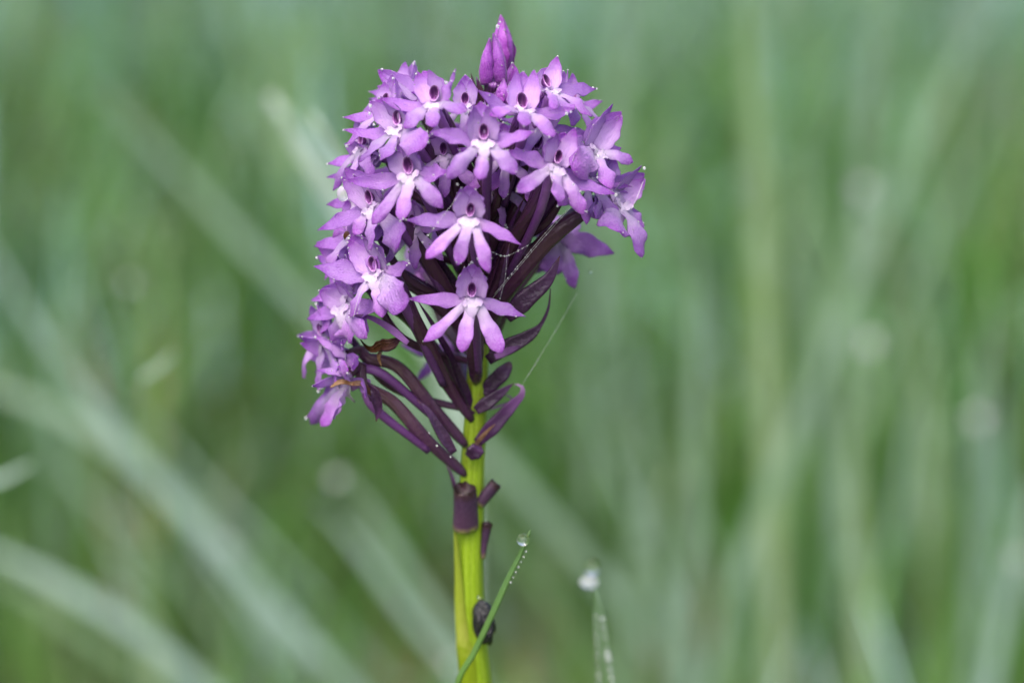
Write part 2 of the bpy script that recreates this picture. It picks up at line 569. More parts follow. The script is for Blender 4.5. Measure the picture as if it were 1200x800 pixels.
# ------------------------------------------------------------------ single grass blades
def blade(pts, y, wpx, m, label, name='grass_blade', group='grass blades behind the orchid', cupv=.25, tip_first=True, root=True, th=.00022, nrm=None, head=False):
    """pts: photo pixels from the tip down; y: mm behind the stem (a number or one per point)"""
    yl = y if isinstance(y, (list, tuple)) else [y] * len(pts)
    p = [np.array(P(a, b, yy * MM)) for (a, b), yy in zip(pts, yl)]
    if root:
        d = p[-1] - p[-2]
        z = p[-1][2]
        k = min(1.6, z / max(1e-6, -d[2])) if d[2] < 0 else 1
        r_ = p[-1] + d * k * np.array([.7, 1, 1]); r_[2] = -.003
        mid = (p[-1] * .5 + r_ * .5) + np.array([d[0] * .15, 0, 0])
        p += [mid, r_]
        nv_ = len(p) - 2
        fine = catmull(p, 400)
        cut = int(np.argmin([np.linalg.norm(q - p[nv_ - 1]) for q in fine]))
        a_ = [fine[int(round(i))] for i in np.linspace(0, cut, 24)]
        b_ = [fine[int(round(i))] for i in np.linspace(cut, 399, 11)][1:]
        SPL = a_ + b_
    else:
        SPL = catmull(p, 30)
    ym = float(np.mean(yl))
    W = wpx * .5 * 1e-4 * (350 + ym) / 350
    sp = SPL
    wf = lambda v: W * min(1, (v / .3) ** .6 + .04) * (1 - .25 * v) if not head else W * float(np.interp(v, [0, .2, .5, .62, .72, 1], [.1, .8, 1, .7, .12, .1]))
    if m is M['bright']:      # wide only near its tip, thread-thin lower down
        wf = lambda v: W * float(np.interp(v, [0, .06, .2, .34, .5, 1], [.3, .9, 1, .8, .18, .12]))
    if nrm is None:
        nrm = -np.array(FWD) + np.array([.15, 0, .35])
    b = Buf().add(*loft(sp, wf, lambda v: th + .15 * wf(v) * .3, nrm, cup=cupv, ring=10, twist=.35))
    o = b.build(name, m)
    tag(o, label, 'grass blade', group)
    return o, p


B_ = [
    ([(118, 108), (230, 225), (350, 350), (465, 455), (575, 535), (645, 612), (725, 705), (800, 810)], 330, 36, 'pale', 'long pale blade slanting from its bent tip down behind the flowers and the stem'),
    ([(316, 112), (352, 168), (400, 245), (450, 330), (510, 420), (546, 520), (553, 650), (557, 830)], 190, 24, 'palest', 'pale dewy blade whose blunt tip shows just above the upper flowers'),
    ([(364, 132), (388, 172), (420, 225), (470, 320), (530, 440), (556, 560), (560, 830)], 120, 13, 'palest', 'narrow cream blade leaning against the upper flowers'),
    ([(-20, 280), (60, 410), (170, 550), (300, 690), (430, 830)], 250, 36, 'palest', 'broad silvery blade crossing the meadow in a long diagonal'),
    ([(-60, 440), (60, 480), (180, 560), (290, 680), (360, 820)], 300, 40, 'pale', 'wide dewy blade running beside the broad silvery diagonal blade'),
    ([(-40, 630), (70, 685), (160, 740), (260, 830)], 240, 36, 'palest', 'thick silvery blade low over the bright green tuft'),
    ([(-30, 660), (80, 730), (190, 815)], 280, 26, 'green', 'dark green blade just under the thick silvery blade'),
    ([(206, 412), (184, 432), (164, 450)], 130, 12, 'palest', 'short white blade piece shaped for a lit glint on a hair-thin stalk'),  # a blade's glinting stretch, put into the shape and pale colour
    ([(44, 540), (10, 558), (-30, 580)], 140, 16, 'palest', 'thin bright blade lying almost flat'),
    ([(398, 548), (440, 610), (500, 700), (560, 800)], 210, 30, 'pale', 'pale blade topped by a big white dew drop'),
    ([(372, 588), (420, 640), (480, 720), (540, 800)], 240, 26, 'palest', 'pale blade just below the one with the white dew drop'),
    ([(560, 590), (640, 690), (720, 800)], 340, 30, 'green', 'dull green blade slanting under the long pale one behind the stem'),
    ([(872, -60), (882, 90), (890, 250), (898, 430), (905, 640)], 300, 44, 'yellow', 'tall upright yellow-green blade standing clear of the others'),
    ([(812, 265), (818, 400), (815, 560), (805, 760)], 260, 32, 'pale', 'upright dewy blade with its tip level with the lowest flowers'),
    ([(1185, -50), (1110, 100), (1040, 250), (965, 420), (900, 600), (850, 790)], 360, 34, 'pale', 'long silvery blade slanting down across all the upright blades'),
    ([(1030, -40), (1024, 60), (1012, 190), (1000, 340)], 360, 34, 'pale', 'pale upright blade crossing the top of the long silvery blade'),
    ([(735, -60), (722, 90), (708, 230), (700, 380)], 420, 34, 'pale', 'soft bluish upright blade beside the topmost flowers'),
    ([(990, 420), (1000, 560), (1008, 700), (1010, 830)], 280, 34, 'yellow', 'yellow-green upright blade under the bright dew spot'),
    ([(1165, 330), (1152, 450), (1146, 600), (1140, 800)], 290, 32, 'pale', 'pale upright blade with a bright dew spot on it'),
    ([(1215, 560), (1190, 660), (1160, 800)], 240, 34, 'palest', 'silvery blade leaning out past the fresh green tuft'),
    ([(945, 440), (905, 560), (860, 680), (830, 810)], 260, 26, 'pale', 'slender blade leaning along the long silvery one'),
    ([(730, 330), (745, 470), (770, 640), (790, 800)], 330, 32, 'pale', 'soft upright blade next to the long silk thread'),
    ([(1060, 300), (1085, 450), (1095, 620), (1100, 800)], 370, 36, 'yellow', 'broad yellowish blade between two dew spots'),
    ([(640, 380), (665, 520), (690, 660), (700, 800)], 420, 34, 'green', 'green upright blade behind the silk thread'),
    ([(940, 180), (950, 320), (955, 480), (950, 640)], 420, 36, 'pale', 'bluish upright blade beside the tall yellow-green one'),
    ([(160, 600), (165, 680), (175, 760), (180, 830)], 330, 28, 'yellow', 'bright yellow-green shoot rising among the silvery blades'),
    ([(20, 690), (40, 750), (60, 830)], 300, 34, 'fresh', 'fresh green shoot at the foot of the thick silvery blade'),
    ([(855, 600), (862, 690), (870, 800)], 330, 40, 'fresh', 'fresh green blade at the foot of the slender leaning blade'),
    ([(1110, 580), (1105, 680), (1095, 820)], 300, 44, 'fresh', 'wide fresh green blade below the pale spotted blade'),
    ([(665, 730), (672, 780), (680, 840)], 330, 50, 'fresh', 'wide fresh green blade near the dew beaded tip'),
    ([(290, 690), (300, 740), (330, 830)], 320, 30, 'pale', 'pale blade tip rising where the two silvery diagonals end'),
    ([(760, 560), (740, 660), (735, 800)], 290, 28, 'pale', 'thin pale blade behind the dew beaded tip'),
    ([(60, 400), (130, 500), (220, 620), (320, 760), (370, 830)], 270, 15, 'palest', 'narrow silvery blade lying along the broad silvery diagonal'),
    ([(20, 520), (120, 590), (220, 690), (290, 800)], 330, 14, 'pale', 'narrow pale blade between the silvery diagonals'),
    ([(150, 470), (250, 580), (360, 690), (470, 810)], 380, 16, 'palest', 'narrow pale blade reaching from the diagonals to the foot of the stem'),
    ([(-20, 380), (40, 470), (110, 600), (170, 720)], 360, 16, 'pale', 'faint blade bending over the thick silvery blade'),
    ([(300, 130), (360, 260), (430, 400), (490, 540)], 420, 16, 'pale', 'faint slanting blade behind the upper flowers'),
    ([(1180, 110), (1120, 230), (1050, 380), (1000, 520)], 400, 18, 'pale', 'faint blade parallel to the long silvery one'),
    ([(960, 480), (985, 600), (1015, 720), (1040, 820)], 300, 14, 'palest', 'narrow dewy blade crossing the yellow-green upright one'),
    ([(780, 420), (800, 540), (850, 690), (880, 810)], 320, 14, 'pale', 'narrow blade crossing the upright dewy one'),
    ([(1075, 420), (1060, 560), (1030, 700), (1015, 820)], 330, 16, 'palest', 'silvery narrow blade beside the broad yellowish one'),
    ([(690, 470), (735, 580), (790, 700), (830, 820)], 360, 18, 'palest', 'silvery blade slanting behind the dew beaded tip'),
]
for pts, y, wpx, m, lab in B_:
    blade(pts, y * (1.6 if y > 200 else 1.2), wpx * (1.0 if y <= 200 and y >= 115 and len(pts) > 3 else .6), M['bright' if y <= 200 and len(pts) > 3 else m], lab, head='piece' in lab or 'flat' in lab)


def drop(px, py, y, rpx, label, sq=(1, 1, 1), group=None, name='dew_drop', m=None):
    r_ = rpx * 1e-4 * (350 + y) / 350
    b = Buf().add(*sphere(P(px, py, y * MM), r_, 20, 14, sq))
    o = b.build(name, m or (M['glint_dew'] if y > 100 else M['water']))
    return tag(o, label, 'dew drop', group)


for px, py, y, r_, lab in [
    (395, 560, 208, 15, 'big white dew drop on the tip of a pale blade beside the stem'),
    (1020, 402, 262, 18, 'bright dew drop on the yellow-green upright blade'),
    (1146, 490, 285, 18, 'bright dew drop on the pale upright blade'),
    (1012, 222, 322, 18, 'dew drop where the long silvery blade crosses the pale upright one'),
    (152, 332, 220, 11, 'small lone dew drop under the long bent blade'),
    (268, 638, 250, 10, 'dew drop on the broad silvery diagonal blade'),
    (530, 776, 225, 15, 'dew drop low beside the foot of the green stem'),
    (1192, 655, 235, 15, 'dew drop on the silvery blade leaning past the fresh tuft'),
    (320, 118, 186, 11, 'dew drop on the blunt blade tip above the upper flowers'),
]:
    drop(px, py, y * (1.6 if y > 200 else 1.18) - 6, r_ * .52, lab, group='blurred dew drops on the grass')

# sharp blade crossing the stem and the beaded blade beside it
o, _ = blade([(622, 621), (612, 646), (598, 675), (578, 720), (556, 766), (536, 806)], [-7, -7, -7, -7, -6, -5], 11.5, M['fresh'],
             'thin green blade in sharp focus crossing in front of the stem', group='grass blades round the stem', nrm=(-.75, -.6, .3), cupv=.5)
o, _ = blade([(697, 690), (700, 716), (706, 755), (713, 806)], 20, 16, M['green'],
             'small blade edged with rows of white dew beads', group='grass blades round the stem', cupv=.5)

drop(613, 632, -7.6, 7.5, 'clear round dew drop hanging at the sharp blade tip', (1, 1, 1))
drop(690, 682, 25, 10, 'white glinting dew drop above the beaded blade', (1.15, 1, .8), m=M['glint_dew'])
drop(694, 664, 25, 11, 'clear dew drop stacked on the white glinting one', (.9, 1, 1))
fine_dew = Buf()
beads = Buf()
for t in np.linspace(0, 1, 12):
    a = P(702 + 8 * t + (-4 - 4 * t), 722 + 84 * t, (20 - 1.2) * MM); beads.add(*sphere(a, 2.0e-4 * random.uniform(.6, 1.3), 10, 7))
    a = P(702 + 8 * t + (4 + 5 * t), 727 + 84 * t + random.uniform(-3, 3), (20 - 1.2) * MM); beads.add(*sphere(a, 2.8e-4 * random.uniform(.5, 1.3), 10, 7))
for t in np.linspace(0, 1, 7):
    a = P(616.5 - 18 * t, 646 + 36 * t, -7.6 * MM); beads.add(*sphere(a, 1.1e-4 * random.uniform(.6, 1.3), 8, 6))

# ------------------------------------------------------------------ the orchid
STEM_PX = [(560, 850), (557, 800), (552, 740), (550, 680), (551, 620), (553, 560), (556, 500), (559, 440), (563, 370), (567, 300), (571, 220), (575, 150), (577, 120)]


def stem_x(py):
    ys_ = [b for _, b in STEM_PX][::-1]; xs_ = [a for a, _ in STEM_PX][::-1]
    return float(np.interp(py, ys_, xs_))


base = P(560, 850, 0)
orchid = empty('orchid', (base.x + .001, 0, 0))
tag(orchid, 'purple pyramidal orchid with dense pyramid of small flowers on yellow-green stem', 'orchid')
sp = [np.array((base.x + .001, 0, -.004)), np.array((base.x + .0015, 0.0005, .08)), np.array((base.x + .0005, 0, .16))] + [np.array(P(a, b, 0)) for a, b in STEM_PX]
def stem_r(v):
    return float(np.interp(v, [0, .4, .68, .76, .80, .86, 1], [2.6e-3, 2.2e-3, 1.95e-3, 1.85e-3, 1.6e-3, 1.35e-3, .7e-3]))
b = Buf().add(*loft(catmull(sp, 130), stem_r, stem_r, (0, -1, 0), ring=28, ribs=7, rib_amp=.035))
stem = b.build('stem', M['stem'], orchid)
# pale sheath leaf wrapped round the lower stem
shp = [np.array(P(a, b_, -1.75 * MM)) for a, b_ in [(549, 850), (545, 790), (540, 752), (537, 715), (536, 680), (534, 640), (532, 600)]]
sh = Buf().add(*loft(catmull(shp, 40), lambda v: float(np.interp(v, [0, .24, .36, .41, .6, .85, 1], [1.3e-3, 1.3e-3, 1.25e-3, .95e-3, .7e-3, .3e-3, .06e-3])),
                     lambda v: .2e-3, (-.5, -.9, 0), cup=lambda v: -.6, ring=16))
sh.build('sheath', M['sheath'], orchid)


def frame(yaw, pitch, roll):
    a, p_, c = R(yaw), R(pitch), R(roll)
    F = np.array([math.sin(a) * math.cos(p_), -math.cos(a) * math.cos(p_), math.sin(p_)])
    Rt = np.array([math.cos(a), math.sin(a), 0.0])
    U = np.cross(F, Rt)
    R2 = Rt * math.cos(c) - U * math.sin(c)
    U2 = U * math.cos(c) + Rt * math.sin(c)
    return F, R2, U2


YS = .8           # the head is a little flattened front to back
DEW_SITES = []   # (point, outward normal) candidates on petal margins


def petal(parent, name, b0, tip, nrm, W, profile, m, bend=0.0, cup=.2, seed=0, ripple=.12, th=.10e-3, seg=18, twist=0.0, dew=.5, edge_wave=.07):
    b0, tip, nrm = np.array(b0), np.array(tip), unit(np.array(nrm, float))
    L_ = np.linalg.norm(tip - b0)
    mid = (b0 + tip) / 2 + nrm * bend * L_
    s_ = catmull([b0, mid, tip], seg)
    wf = lambda v: max(profile(v, W), 4e-5)
    vs_, fs, uu, vv = loft(s_, wf, lambda v: th * (1 - .5 * v), nrm, cup=cup, ring=18, ripple=ripple, seed=seed, twist=twist, edge_wave=edge_wave, crease=random.Random(seed).uniform(-.1, .3))
    if dew:
        for i, (u, v) in enumerate(zip(uu, vv)):
            if v > .25 and (u < .04 or u > .96) and random.random() < .10 * dew:
                DEW_SITES.append((vs_[i], random.uniform(.5, 1.3)))
            elif random.random() < .012 * dew:
                DEW_SITES.append((vs_[i], random.uniform(.5, 1.0)))
            elif v > .93 and random.random() < .05 * dew:
                DEW_SITES.append((vs_[i], random.uniform(.9, 1.9)))
    return Buf().add(vs_, fs, uu, vv).build(name, m, parent)


def flower(c, y=None, yaw=0, pitch=15, roll=0, s=1.0, attach=None, via=None, tips=None, skip=(), spur=True, ov='ovary', ovr=1.0, seed=0, wide=(), lipc=None, label=None, bract=True):
    """c: photo pixel of the throat; y: mm in front (-) or behind (+) the stem; tips: photo pixels of petal tips that show"""
    rs = random.Random(seed * 13 + 5)
    tips = tips or {}
    dx = (c[0] - 568) * .1
    if y is None:
        y = -math.sqrt(max(4, 19 ** 2 - dx ** 2))
        if abs(yaw) > 95: y = -y * .8
    y *= YS
    O = np.array(P(c[0], c[1], y * MM))
    F, Rt, U = frame(yaw, pitch, roll)
    Lc = lambda x, u, f: O + (Rt * x + U * u + F * f) * MM * s
    root = empty('flower', O, orchid)
    if label: root['label'] = label
    j = lambda a: rs.uniform(-a, a)

    def tip(key, x, u, f):
        d = Lc(x + j(.3), u + j(.3), f + j(.3))
        if key in tips:
            q = tips[key]
            yy = d[1] + (q[2] * MM if len(q) > 2 else 0)
            return np.array(P(q[0], q[1], yy))
        return d
    n_ = [seed * 20]
    def sd():
        n_[0] += 1; return n_[0]
    mm = MM * s
    tsz, tup = rs.uniform(.8, 1.1), rs.uniform(.15, .4)
    # hood: the upper sepal behind, two petals closing in from the sides
    if 'D' not in skip:
        t_ = tip('D', 0, 3.9, -.5)
        petal(root, 'dorsal_sepal', Lc(0, -.3, -1.3), t_, F, 1.75 * mm, HOOD, M['hood'], bend=-.10, cup=.3, seed=sd(), ripple=.04)
    for sg, k in ((-1, 'PL'), (1, 'PR')):
        if k in skip: continue
        dt = (tips['D'][0] - c[0], tips['D'][1] - c[1]) if 'D' in tips else None
        if k in tips or dt is None:
            t_ = tip(k, sg * .75, 3.3, .2)
        else:      # follow the hood where the photograph shows it leaning
            g = np.array(P(c[0] + dt[0] * .86, c[1] + dt[1] * .86, y * MM)) + (Rt * sg * .8 + F * .3) * mm
            t_ = g
        petal(root, 'petal', Lc(sg * .9, -.5, -.7), t_, -Rt * sg * .5 + F * .85, 1.15 * mm, HOOD, M['hood'], bend=-.06, cup=.25, seed=sd(), ripple=.05)
    # spreading lateral sepals
    for sg, k in ((-1, 'SL'), (1, 'SR')):
        if k in skip: continue
        t_ = tip(k, sg * 6.9, -.8 + j(.8), .6)
        petal(root, 'lateral_sepal', Lc(sg * .5, -.9, -.7), t_, F + U * .35, (1.35 if k in wide else 1.0 + j(.14)) * mm, SEPAL, M['sepal'], bend=-.05 + j(.1), cup=.2 + j(.25), seed=sd(), ripple=.22, twist=j(.5))
    # three-lobed lip
    lb = Lc(0, -1.0, -.1)
    for k, x, u in (('L1', -5.0, -5.6), ('L2', 0, -6.8), ('L3', 4.9, -5.8)):
        if k in skip: continue
        t_ = tip(k, x, u, 1.1)
        st = lb + (Rt * (x * .1) + F * .12 * (0 if k == 'L2' else 1)) * mm
        petal(root, 'lip_lobe', st, t_, F + U * .25, (1.75 if k in wide else 0.92 + j(.16)) * mm, WIDE if k in wide else LOBE, M['lip'], bend=.06 + j(.1), cup=-.2 + j(.25), seed=sd(), ripple=.22, twist=j(.45), th=.13e-3)
    if 'B' not in skip:
        # white lip base with its two guide ridges
        bb = Buf()
        bb.add(*loft(catmull([Lc(0, -.6, -.6), Lc(0, -1.4, .4), Lc(0, -3.0, .55)], 10), lambda v: float(np.interp(v, [0, .3, .7, 1], [.8, 1.1, .65, .12])) * mm, lambda v: .2 * mm * (1 - .6 * v), F, ring=14))
        lb_o = bb.build('lip_base', M['white'], root)
        for sg in (-1, 1):
            petal(root, 'lip_ridge', Lc(sg * .1, -1.7, .35), Lc(sg * (1.2 + j(.25)), -.85 + j(.3), .4 + j(.2)), F + U * .5 - Rt * sg * .2, (.48 + j(.1)) * mm,
                  prof([(0, .35), (.35, .8), (.7, 1), (.92, .8), (1, .3)]), M['white'], bend=.1, cup=.25, seed=sd(), ripple=.2, th=.07e-3, seg=12, dew=0, edge_wave=.16)
    if 'T' not in skip:
        # throat: dark cup with the pale column ribs in it
        tv, tf, tu, tw = [], [], [], []
        seg = 16
        prof_t = ((1.0, .15), (.9, .3), (.78, .1), (.6, -.35), (.35, -.6), (.05, -.7))
        for i, (rr, dp) in enumerate(prof_t):
            for q in range(seg):
                a = 2 * math.pi * q / seg
                xx, zz = math.cos(a) * rr * .6 * tsz, math.sin(a) * rr * 1.0 * tsz
                tv.append(Lc(xx, zz + tup, dp)); tu.append((math.cos(a) * rr + 1) / 2)
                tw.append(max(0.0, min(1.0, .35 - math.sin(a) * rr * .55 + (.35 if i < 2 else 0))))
        for i in range(len(prof_t) - 1):
            for q in range(seg):
                a, b2 = i * seg + q, i * seg + (q + 1) % seg
                tf.append((a, b2, b2 + seg, a + seg))
        tb = Buf().add(tv, tf, tu, tw)
        tb.build('throat', M['throat'], root)
    # ovary: the dark twisted stalk that joins the flower to the stem
    if attach is None:
        attach = (stem_x(c[1] + 95), c[1] + 95)
    sx = stem_x(attach[1])            # root the stalk inside the stem's skin
    attach = (attach[0] + max(-9, min(9, (sx - attach[0]) * .6)), attach[1])
    ay = -1.1 if y < 0 else .9
    A = np.array(P(attach[0], attach[1], ay * MM))
    E = Lc(0, -.5, -1.1)
    if via:
        vp = [np.array(P(q[0], q[1], (q[2] * YS if len(q) > 2 else ay + (y - ay) * (k + 1) / (len(via) + 1)) * MM)) for k, q in enumerate(via)]
        pts = [A] + vp + [Lc(0, -.6, -3.0), E]
    else:
        m1 = A * .5 + E * .5 + np.array([0, 0, -.0012]) + (E - A) * np.array([.12, .12, 0])
        pts = [A, m1, Lc(0, -.9, -3.0), E]
    osp = catmull(pts, 26)
    wf = lambda v: ovr * .95e-3 * float(np.interp(v, [0, .06, .4, .75, .93, 1], [.5, .74, 1.02, .9, .6, .55]))
    Buf().add(*loft(osp, wf, lambda v: wf(v) * .9, (0.2, -1, .3), ring=24, ribs=3, rib_amp=.09, twist=3.2, edge_wave=.02)).build('ovary', M[ov], root)
    if spur:
        e1, e2 = osp[19], osp[8]
        off = np.array([.2, -.2, -1.0]) * 1.5e-3 * ovr
        sps = catmull([Lc(0, -1.4, -.3), Lc(.3, -2.2, -1.8), np.array(e1) + off, np.array(e2) + off * 1.1], 20)
        Buf().add(*loft(sps, lambda v: (.6 - .2 * v) * 1e-3 * s, lambda v: (.6 - .2 * v) * 1e-3 * s, (0, -1, 0), ring=10)).build('spur', M['spur'], root)
    if bract:
        sgn = 1 if rs.random() > .5 else -1
        o1 = np.array([.35 * sgn, .5, .9]) * 1.15e-3 * ovr
        bs = [osp[0] + o1 * .4, osp[6] + o1, osp[12] + o1 * 1.1, osp[17] + o1 * 1.5]
        petal(root, 'bract', bs[0], bs[3], np.array([0, -.6, 1.0]), .75e-3, LANCE, M['bract'], bend=.08, cup=.5, seed=sd(), dew=.2)
    return root


flower((553, 343), -19, 0, 12, 0, 1.0, attach=(557, 447), tips=dict(D=(553, 308), SL=(478, 350), SR=(616, 371), L1=(496, 400), L2=(541, 413), L3=(588, 414)), seed=1, via=[(557, 415, -7)], ovr=1.15)
flower((551, 248), -21, 0, 14, 6, 1.0, attach=(558, 420), tips=dict(D=(548, 217), SL=(476, 258), SR=(611, 287), L1=(499, 303), L2=(536, 311), L3=(573, 320)), seed=2, via=[(560, 350, -8)])
flower((567, 158), -20, 0, 18, -2, 1.02, attach=(566, 330), tips=dict(D=(563, 119), SL=(503, 155), SR=(627, 154), L1=(524, 210), L2=(562, 211), L3=(606, 204)), seed=3, via=[(566, 255, -9)])
flower((653, 187), -17, 24, 12, 18, 1.0, attach=(574, 372), tips=dict(D=(662, 155), PL=(653, 155), PR=(674, 150), SL=(592, 177), SR=(722, 228), L1=(606, 225), L2=(655, 238), L3=(684, 252)), seed=4, via=[(598, 290, -6), (628, 235, -12)], ovr=1.05)
flower((612, 121), -14, 14, 38, 2, 1.0, attach=(575, 250), tips=dict(D=(613, 84), PL=(606, 82), PR=(626, 82), SL=(560, 106), SR=(674, 127), L1=(574, 136), L2=(615, 148), L3=(649, 161)), seed=5)
flower((641, 99), -9, 52, 36, 10, .95, attach=(577, 240), tips=dict(D=(649, 78), PR=(653, 66), SR=(699, 104), L1=(650, 128), L2=(672, 130), L3=(694, 137)), skip=('PL', 'SL'), seed=6, wide=('SR',))
flower((699, 166), -9, 44, 14, 16, 1.12, attach=(577, 330), tips=dict(D=(728, 131), PL=(718, 122), PR=(729, 135), SL=(655, 165), SR=(728, 173), L1=(672, 202), L2=(716, 222), L3=(742, 190)), seed=7, wide=('L1',), via=[(620, 250, -3), (660, 200, -6)], skip=('T',))
flower((727, 228), -6, 46, 8, 16, 1.12, attach=(572, 400), tips=dict(D=(755, 203), PL=(752, 194), PR=(756, 210), SL=(688, 248), SR=(754, 262), L1=(726, 272), L2=(752, 302), L3=(755, 266)), seed=8, via=[(592, 345, -4), (640, 282, -6), (692, 240, -6)], ovr=1.25, skip=('T',), wide=('L1', 'SL'), spur=False, bract=False)
flower((658, 270), 8, 155, -28, 0, 1.1, attach=(575, 420), tips=dict(D=(678, 252), SL=(720, 297), L1=(674, 338), L2=(645, 322), L3=(620, 320), SR=(610, 262)), seed=9, via=[(600, 345, 3), (630, 300, 8)], skip=('PL', 'T', 'B'), spur=False, bract=False, wide=('L2', 'SL'))
flower((509, 113), -14, -16, 30, -8, 1.0, attach=(566, 255), tips=dict(D=(496, 83), PL=(489, 84), PR=(502, 82), SL=(444, 115), SR=(534, 81), L1=(474, 151), L2=(507, 149), L3=(548, 131)), seed=10, via=[(540, 185, -7)])
flower((466, 142), -13, -38, 18, -20, 1.0, attach=(560, 300), tips=dict(D=(440, 117), PL=(433, 118), PR=(446, 113), SL=(403, 152), L1=(420, 190), L2=(446, 188), L3=(496, 174)), seed=11, skip=('SR',), wide=('L3',), via=[(520, 215, -6)])
flower((484, 112), -2, -70, 30, -10, .95, attach=(566, 240), tips=dict(D=(443, 82), PL=(442, 101), PR=(446, 84), SL=(432, 116), L1=(450, 128)), seed=12, skip=('SR', 'L2', 'L3', 'T', 'B'), spur=False, bract=False)
flower((479, 197), -17, -20, 12, -14, 1.0, attach=(556, 350), tips=dict(D=(461, 161), PL=(454, 172), PR=(470, 164), SL=(404, 211), SR=(525, 203), L1=(436, 263), L2=(470, 259), L3=(519, 244)), seed=13, via=[(515, 262, -8)], wide=('SR',))
flower((434, 234), -12, -40, 8, -24, 1.0, attach=(553, 385), tips=dict(D=(404, 197), PL=(401, 208), PR=(414, 205), SL=(372, 270), L1=(414, 275), L2=(434, 294), L3=(466, 291)), seed=14, skip=('SR',), wide=('L3',), via=[(500, 305, -7)])
flower((438, 178), -4, -52, 12, -14, 1.15, attach=(558, 320), tips=dict(D=(408, 166), SL=(383, 208), L1=(410, 200), L2=(428, 206)), seed=15, skip=('SR', 'L3'), spur=False, via=[(510, 235, -2)])
flower((438, 312), -14, -34, 10, -20, 1.12, attach=(548, 492), tips=dict(D=(410, 276), PL=(408, 280), PR=(424, 276), SL=(368, 312), SR=(479, 309), L1=(410, 372), L2=(448, 372), L3=(474, 362)), seed=16, wide=('SL', 'L3'), via=[(520, 440, -4), (485, 375, -9)], ov='ovary', ovr=1.02)
flower((416, 305), -4, -58, 14, -12, 1.2, attach=(552, 400), tips=dict(D=(371, 284), PL=(378, 283), SL=(372, 300), L1=(386, 322), L2=(400, 330)), seed=17, skip=('SR', 'L3', 'T', 'B', 'PR'), wide=('SL', 'L1'), spur=False, via=[(500, 345, -3)])
flower((402, 350), -9, -46, 4, -10, 1.15, attach=(545, 470), tips=dict(D=(377, 338), PL=(374, 340), PR=(392, 330), SL=(360, 374), SR=(444, 364), L1=(388, 400), L2=(412, 402), L3=(430, 396)), seed=18, bract=False, wide=('L2',), via=[(512, 412, 0), (460, 360, -4)], skip=('T',), ovr=.8, spur=False)
flower((394, 412), -5, -66, -12, -6, 1.1, attach=(537, 522), tips=dict(D=(350, 394), PL=(352, 402), PR=(368, 392), SL=(362, 420), SR=(412, 430), L1=(370, 436), L2=(384, 440), L3=(408, 434)), seed=19, bract=False, skip=('T', 'B'), via=[(500, 468, -3), (462, 428, -4), (428, 418, -5)], ov='ovary_green', ovr=.88)
flower((398, 446), -7, -60, -45, 0, 1.1, attach=(536, 556), tips=dict(D=(372, 434), PL=(366, 452), PR=(396, 428), SL=(359, 490), SR=(428, 466), L1=(364, 497), L2=(376, 499), L3=(390, 490)), seed=20, bract=False, skip=('T',), via=[(498, 512, -4), (458, 470, -5), (425, 450, -6)], ov='ovary_green', ovr=.92)
# flowers deeper in the head and round the back
flower((628, 168), -6, 12, 20, 10, 1.15, attach=(574, 300), tips=dict(D=(645, 150)), seed=22, spur=False)
flower((585, 212), -5, 20, 10, 0, .8, attach=(571, 320), seed=23, spur=True)
flower((490, 305), 15, -150, 10, 0, 1.0, attach=(562, 420), seed=24, tips=dict(L1=(512, 345), L2=(498, 350)), skip=('T', 'B'))
flower((520, 240), 15, -165, 15, 0, 1.0, attach=(566, 350), seed=25, skip=('T', 'B'))
flower((610, 225), 16, 165, 15, 0, 1.0, attach=(570, 350), seed=26, skip=('T', 'B'))
flower((560, 140), 13, 180, 25, 0, 1.0, attach=(574, 260), seed=27, skip=('T', 'B'))
flower((530, 400), 15, -170, 5, 0, .9, attach=(558, 480), seed=28, skip=('T', 'B'))
flower((470, 190), 13, -130, 15, 0, .95, attach=(566, 300), seed=29, skip=('T', 'B', 'SL'))

for k_, (fx, fy, fd, fyaw, fp, fr, fs_) in enumerate([
    (452, 122, -6, -48, 24, -15, .9), (424, 166, -4, -58, 16, -20, .9), (418, 222, -5, -60, 8, -18, .9),
    (414, 264, -7, -50, 6, -16, 1.0), (404, 332, -7, -54, 2, -12, 1.0), (376, 388, -3, -64, -6, -6, 1.0), (640, 142, -8, 26, 22, 12, .9),
    (688, 200, -9, 40, 12, 16, .9), (716, 212, -6, 52, 8, 14, .85), (545, 118, -7, -8, 30, -4, .8), (592, 178, -10, 14, 14, 6, .8),
    (520, 176, -9, -14, 16, -8, .8), (672, 112, -2, 62, 24, 16, .8), (484, 262, -8, -24, 8, -10, .75), (470, 100, 2, -60, 32, -10, .85),
]):
    flower((fx, fy), fd, fyaw, fp, fr, fs_, seed=40 + k_, bract=False, spur=False, ovr=.55)


